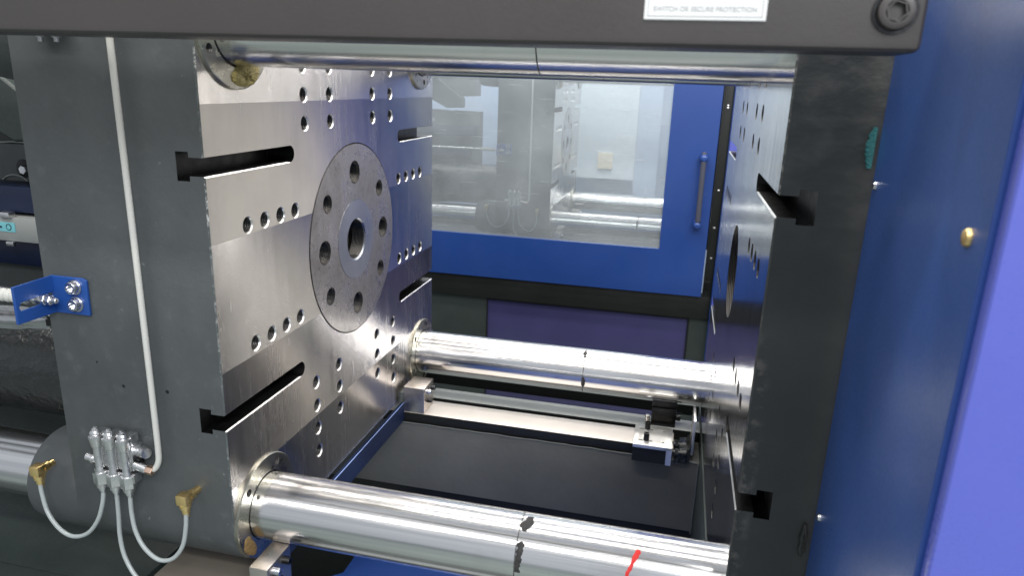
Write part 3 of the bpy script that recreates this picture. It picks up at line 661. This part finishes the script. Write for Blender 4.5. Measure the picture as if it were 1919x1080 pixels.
lb = thing('limit_block', 'black block with two round sockets in its top, behind the bright stop block', 'block', (0.69, 0.87, -0.5195))
bm = bm_new(); box(bm, 0.659, 0.722, 0.8505, 0.894, -0.5195, -0.4685, 0.0015); build('lower_block', bm, BLACKB, lb)
bm = bm_new(); box(bm, 0.6585, 0.7225, 0.856, 0.896, -0.4683, -0.4485, 0.0012); o = build('upper_block', bm, [BLACKB, ZINC], lb); classify(o, lambda c, n: 1 if n.z > 0.5 else 0)
for x in (0.672, 0.708):
    bm = bm_new(); socket_screw(bm, (x, 0.876, -0.4485), (0, 0, 1), 0.0085, 0.004); build('cap_screw', bm, BLACKB, lb)
bm = bm_new(); cyl(bm, (0.722, 0.87, -0.495), (0.735, 0.87, -0.495), 0.011, 20, 0.001); build('side_screw', bm, BLACKB, lb)
bm = bm_new(); cyl(bm, (0.650, 0.846, -0.5195), (0.650, 0.846, -0.488), 0.0065, 16, 0.001); build('pin', bm, ZINC, lb)

ds = thing('drip_guard', 'blue folded sheet strip running back along the foot of the drilled face', 'guard strip', (0.006, 0.5, -0.545))
bm = bm_new(); prism(bm, [(0.0008, -0.4985), (0.0095, -0.4965), (0.0115, -0.4955), (0.0122, -0.499), (0.0135, -0.545), (0.0115, -0.545), (0.0102, -0.500), (0.0008, -0.5015)], 'y', 0.125, 0.862); build('folded_strip', bm, NAVY, ds, bevel=0.0006)
bm = bm_new(); tube(bm, [(0.0113, 0.126, -0.4955), (0.0114, 0.4, -0.4956), (0.0113, 0.861, -0.4955)], 0.0009, 8, 4); build('strip_lip', bm, LIPM, ds)

# ---------------------------------------------------------------- toggle side, seen left of the moving platen
tg = thing('crosshead', 'grey machined crosshead plate with a bolt hole, left behind the platen', 'crosshead', (-0.95, 0.55, 0.05))
bm = bm_new(); prism(bm, [(-1.35, -0.2), (-1.35, 0.13), (-0.945, 0.115), (-0.91, 0.160), (-0.55, 0.160), (-0.55, -0.2)], 'y', 0.50, 0.58); o = build('plate', bm, MIDG, tg, bevel=0.002)
bm = bm_new(); lathe(bm, (-0.853, 0.4995, 0.102), (0, -1, 0), [(0, 0.022), (0.0005, 0.021), (0.0005, 0.0)], 28, cap=False); h = build('bolt_recess', bm, BLK, tg)
bm = bm_new(); hexnut(bm, (-0.845, 0.498, 0.100), (0, -1, 0), 0.011, 0.012); build('bolt_head', bm, ZINC, h)
bm = bm_new(); tube(bm, [(-0.945, 0.498, 0.116), (-0.91, 0.498, 0.161), (-0.75, 0.498, 0.161)], 0.0022, 8, 4); build('chamfer_edge', bm, GREYP, tg)
bm = bm_new(); tube(bm, [(-0.853 + 0.045 * cos(radians(a)) - 0.03, 0.499, 0.05 + 0.035 * sin(radians(a))) for a in range(20, 171, 15)], 0.0018, 8, 3); build('scribed_arc', bm, GREYP, tg)
bm = bm_new(); box(bm, -1.4, -0.56, 0.42, 0.497, 0.0125, 0.072, 0.002); o = build('blue_cross_beam', bm, NAVY); tag(o, 'dark blue beam left behind the platen above the grey trunking', 'beam')
ct = thing('cable_trunking', 'light grey trunking with a small cyan label at the left edge', 'trunking', (-0.9, 0.42, -0.05))
bm = bm_new(); box(bm, -1.4, -0.56, 0.40, 0.46, -0.052, 0.004, 0.002); build('duct', bm, GREYP, ct)
bm = bm_new(); box(bm, -0.875, -0.795, 0.3985, 0.3998, -0.030, -0.008); lab_ = build('label', bm, CYAN, ct)
bm = bm_new()
for k in range(5): box(bm, -0.868 + k * 0.008, -0.863 + k * 0.008, 0.3978, 0.3984, -0.022, -0.017)
lathe(bm, (-0.812, 0.3984, -0.019), (0, -1, 0), [(0, 0.008), (0.0005, 0.006)], 12, cap=False); build('label_print', bm, NAVY, lab_, 0)
bm = bm_new(); box(bm, -0.82, -0.80, 0.392, 0.3995, -0.062, -0.052, 0.001); build('clip', bm, ZINC, ct)
bm = bm_new(); box(bm, -0.83, -0.80, 0.392, 0.41, 0.004, 0.016, 0.001); build('clip', bm, ZINC, ct)
for (a, b, c_, d, y0, y1, m, lab, nm) in ((-1.5, -0.60, -0.125, -0.052, 0.45, 0.52, NAVY, 'dark blue lower beam under the grey trunking', 'lower_beam'),
        (-1.5, -0.60, 0.25, 0.46, 0.40, 0.7, MIDG, 'dark grey link arm high at the left edge', 'link_arm')):
    bm = bm_new(); box(bm, a, b, y0, y1, c_, d, 0.006); o = build(nm, bm, m); tag(o, lab, 'beam' if 'beam' in nm else 'link')
lk = thing('toggle_link', 'dark angular toggle link left behind the platen above the grey crosshead', 'link', (-0.8, 0.4, 0.2))
bm = bm_new(); prism(bm, [(-0.90, 0.36), (-0.79, 0.36), (-0.62, 0.24), (-0.62, 0.185), (-0.72, 0.18), (-0.86, 0.25)], 'y', 0.36, 0.42); build('link_plate', bm, BEDG, lk, bevel=0.006)
bm = bm_new(); prism(bm, [(-0.95, 0.33), (-0.86, 0.335), (-0.89, 0.25), (-0.95, 0.22)], 'y', 0.30, 0.355); build('link_ear', bm, MIDG, lk, bevel=0.004)
bm = bm_new(); lathe(bm, (-1.2, 0.24, -0.245), (1, 0, 0), [(0, 0.13), (0.35, 0.14), (0.42, 0.125), (0.60, 0.115), (0.88, 0.120)], 40)
for v in bm.verts: v.co += Vector((0, random.uniform(-1, 1) * 0.003, random.uniform(-1, 1) * 0.003))
o = build('hydraulic_cylinder', bm, WRAP); tag(o, 'glossy black wrapped cylinder left of the platen above the tie bar boss', 'cylinder')
bm = bm_new(); lathe(bm, (-1.1, 0.07, -0.125), (1, 0, 0.045), [(0, 0.020), (0.40, 0.022), (0.66, 0.018), (0.72, 0.012)], 24)
for v in bm.verts: v.co += Vector((0, random.uniform(-1, 1) * 0.004, random.uniform(-1, 1) * 0.004))
o = build('wrapped_rod', bm, m_metal('crumpled_foil', (0.5, 0.5, 0.5), 0.18, 0.9, 40)); tag(o, 'shiny crumpled silvery rod just under the blue bracket', 'rod')
bm = bm_new(); box(bm, -1.6, -0.022, -0.20, 0.10, -0.80, -0.66, 0.01); o = build('bed_step', bm, BEDG); tag(o, 'dark green painted step of the bed at the lower left corner', 'bed step')
bm = bm_new(); box(bm, -1.6, -0.32, 0.102, 0.725, -0.80, -0.665, 0.004); build('inner_floor_plate', bm, BEDG, bed)
bm = bm_new(); box(bm, -1.7, -0.5, 1.0, 1.05, -0.9, 0.9); o = build('back_guard', bm, BLK); tag(o, 'black guard sheet closing the toggle side at the far left', 'guard')

# ---------------------------------------------------------------- the neighbouring machine, same build, one bay behind
D = 2.95; OFF = (0, D, 0)
copy_tree(mp, OFF, 'grey cast platen of the machine behind, seen through the scratched window', 'moving platens')
copy_tree(fp, OFF, 'dark platen of the machine behind, at the right end of its tie bars', 'fixed platens')
for k, lab in (('near', 'lower of the two tie bars seen through the scratched window'), ('far', 'upper of the two tie bars seen through the scratched window'),
               ('top', 'top front tie bar of the machine behind, above the window view'), ('farx', 'top rear tie bar of the machine behind, above the window view')):
    copy_tree(bars[k], OFF, lab, 'tie bars of the machine behind')
copy_tree(mn, OFF, 'pale grease distributor seen small through the scratched window', 'grease distributors')
copy_tree(lp, OFF, 'thin white upright pipe seen through the scratched window', 'grease feed pipes')
copy_tree(el1, OFF, 'small elbow fitting left of the distributor behind the window', 'brass elbows')
copy_tree(el2, OFF, 'small elbow fitting right of the distributor behind the window', 'brass elbows')
for t_, lab in zip(tubes, ('tube loop left of the distributor behind the window', 'tube dropping from the distributor behind the window', 'tube loop right of the distributor behind the window')): copy_tree(t_, OFF, lab, grp)
copy_tree(bk, OFF, 'small bracket on the platen edge behind the window', 'blue brackets')
copy_tree(rd, OFF, 'thin horizontal rod seen through the left of the scratched window', 'threaded rods')
copy_tree(cb, OFF, 'blue machine cover beside the door of the machine behind', 'blue machine covers')

dy = D - 0.35
dr = thing('guard_door', 'blue sliding guard door with a large scratched window, behind the tie bars', 'guard door', (0.2, dy, -0.65))
bm = bm_new(); prism(bm, [(-1.5, -0.647), (0.834, -0.647), (0.834, 0.95), (-1.5, 0.95)], 'y', dy, dy + 0.035)
o = build('door_frame', bm, BLUE)
c = bm_new(); box(c, -1.30, 0.6125, dy - 0.1, dy + 0.1, -0.4235, 0.80); cut(o, [c])
for v in o.data.vertices: v.co -= Vector(dr.location)
o.parent = dr
bm = bm_new(); box(bm, -1.30, 0.613, dy + 0.014, dy + 0.019, -0.424, 0.80); build('window', bm, WIN, dr, 0)
hd = None
bm = bm_new(); tube(bm, [(0.779, dy - 0.0, 0.045), (0.779, dy - 0.03, 0.044), (0.779, dy - 0.048, 0.020), (0.779, dy - 0.050, -0.02), (0.780, dy - 0.050, -0.24), (0.781, dy - 0.048, -0.265), (0.781, dy - 0.03, -0.292), (0.781, dy, -0.295)], 0.0125, 14, 6); hd = build('handle', bm, RUB, dr)
for z in (0.030, -0.285):
    bm = bm_new(); lathe(bm, (0.779, dy - 0.0, z), (0, -1, 0), [(0, 0.021), (0.045, 0.019), (0.060, 0.016), (0.066, 0.008)], 20); build('handle_end', bm, BLUE, hd)
nf = thing('neighbour_frame', 'black base frame under the blue guard door of the machine behind', 'machine frame', (0.2, dy, -1.45))
bm = bm_new(); box(bm, -1.6, 0.885, dy + 0.012, dy + 0.08, -0.765, -0.6475, 0.002); build('door_sill', bm, BLK, nf)
bm = bm_new(); box(bm, -1.6, -0.262, dy + 0.03, dy + 0.08, -1.45, -0.766); build('frame_post', bm, BEDG, nf)
bm = bm_new(); box(bm, 0.793, 1.3, dy + 0.03, dy + 0.08, -1.45, -0.766); build('frame_post', bm, BEDG, nf)
bm = bm_new(); box(bm, -0.2615, 0.7925, dy + 0.035, dy + 0.07, -1.45, -0.7665, 0.004); build('skirt_panel', bm, VIOLET, nf)
bm = bm_new(); box(bm, -0.2615, 0.7925, dy + 0.026, dy + 0.034, -0.776, -0.7664); box(bm, 0.785, 0.7925, dy + 0.026, dy + 0.034, -1.45, -0.7765); box(bm, -0.2615, -0.256, dy + 0.026, dy + 0.034, -1.45, -0.7765); build('skirt_seal', bm, BLK, nf)
bm = bm_new(); box(bm, 0.842, 0.885, dy + 0.01, dy + 0.06, -0.647, 1.0, 0.002); build('door_post', bm, BLK, nf)
for z in (0.27, 0.26, -0.12, -0.30, -0.45):
    bm = bm_new(); lathe(bm, (0.862, dy + 0.01, z), (0, -1, 0), [(0, 0.006), (0.004, 0.005), (0.005, 0.002)], 12); build('post_screw', bm, ZINC, nf)
bm = bm_new(); box(bm, 0.840, 0.868, dy - 0.012, dy + 0.0095, -0.60, -0.56, 0.002); build('door_roller', bm, BLACKB, nf)
bm = bm_new(); box(bm, -1.6, 0.785, D + 0.10, D + 0.90, -1.0, -0.62); build('inner_bed', bm, BED, nf)
bm = bm_new(); box(bm, -0.10, 0.36, 4.30, 4.34, -0.305, 1.4); o = build('rear_window', bm, PALE); tag(o, 'backlit rear window made as a pale sheet behind the tie bars in the scratched window', 'panel')  # brightness of the backlit window put into a pale sheet
bm = bm_new(); box(bm, 0.362, 0.52, 4.30, 4.34, -0.55, 1.4); o = build('rear_curtain', bm, PALE2); tag(o, 'pale blue upright strip right of the bright sheet in the window', 'panel')
bm = bm_new(); box(bm, 0.10, 0.205, 4.285, 4.299, -0.235, -0.12, 0.003); o = build('lamp_reflection', bm, m_paint('cream_lamp_reflection', (0.85, 0.76, 0.58), 0.4, 0.05)); tag(o, 'small cream lamp reflection painted on the bright sheet behind the window', 'plate')  # cream colour stands in for a lamp's reflection
bm = bm_new(); box(bm, -1.6, 1.5, 4.45, 4.5, -1.45, 1.4); o = build('rear_wall_sheet', bm, PALE2); tag(o, 'grey blue sheet closing the machine behind', 'machine wall')

for o_, lab in ((tg, 'crosshead plate of the machine behind, left of its platen'), (lk, 'dark toggle link of the machine behind, left of its platen')): copy_tree(o_, OFF, lab)
for n_, lab in (('blue_cross_beam', 'dark beam of the machine behind, left in the scratched window'), ('lower_beam', 'lower dark beam of the machine behind, left in the scratched window'), ('hydraulic_cylinder', 'dark cylinder left of the platen behind the window'), ('link_arm', 'dark arm high at the left of the scratched window')):
    copy_tree(bpy.data.objects[n_], OFF, lab)
# ---------------------------------------------------------------- hall
bm = bm_new(); box(bm, -12, 12, -8, 12, -1.50, -1.455); build('floor', bm, FLOORM, None, 0, kind='structure')
bm = bm_new(); box(bm, -12, 12, 8, 8.2, -1.45, 4.0); build('wall', bm, WALLM, None, 0, kind='structure')
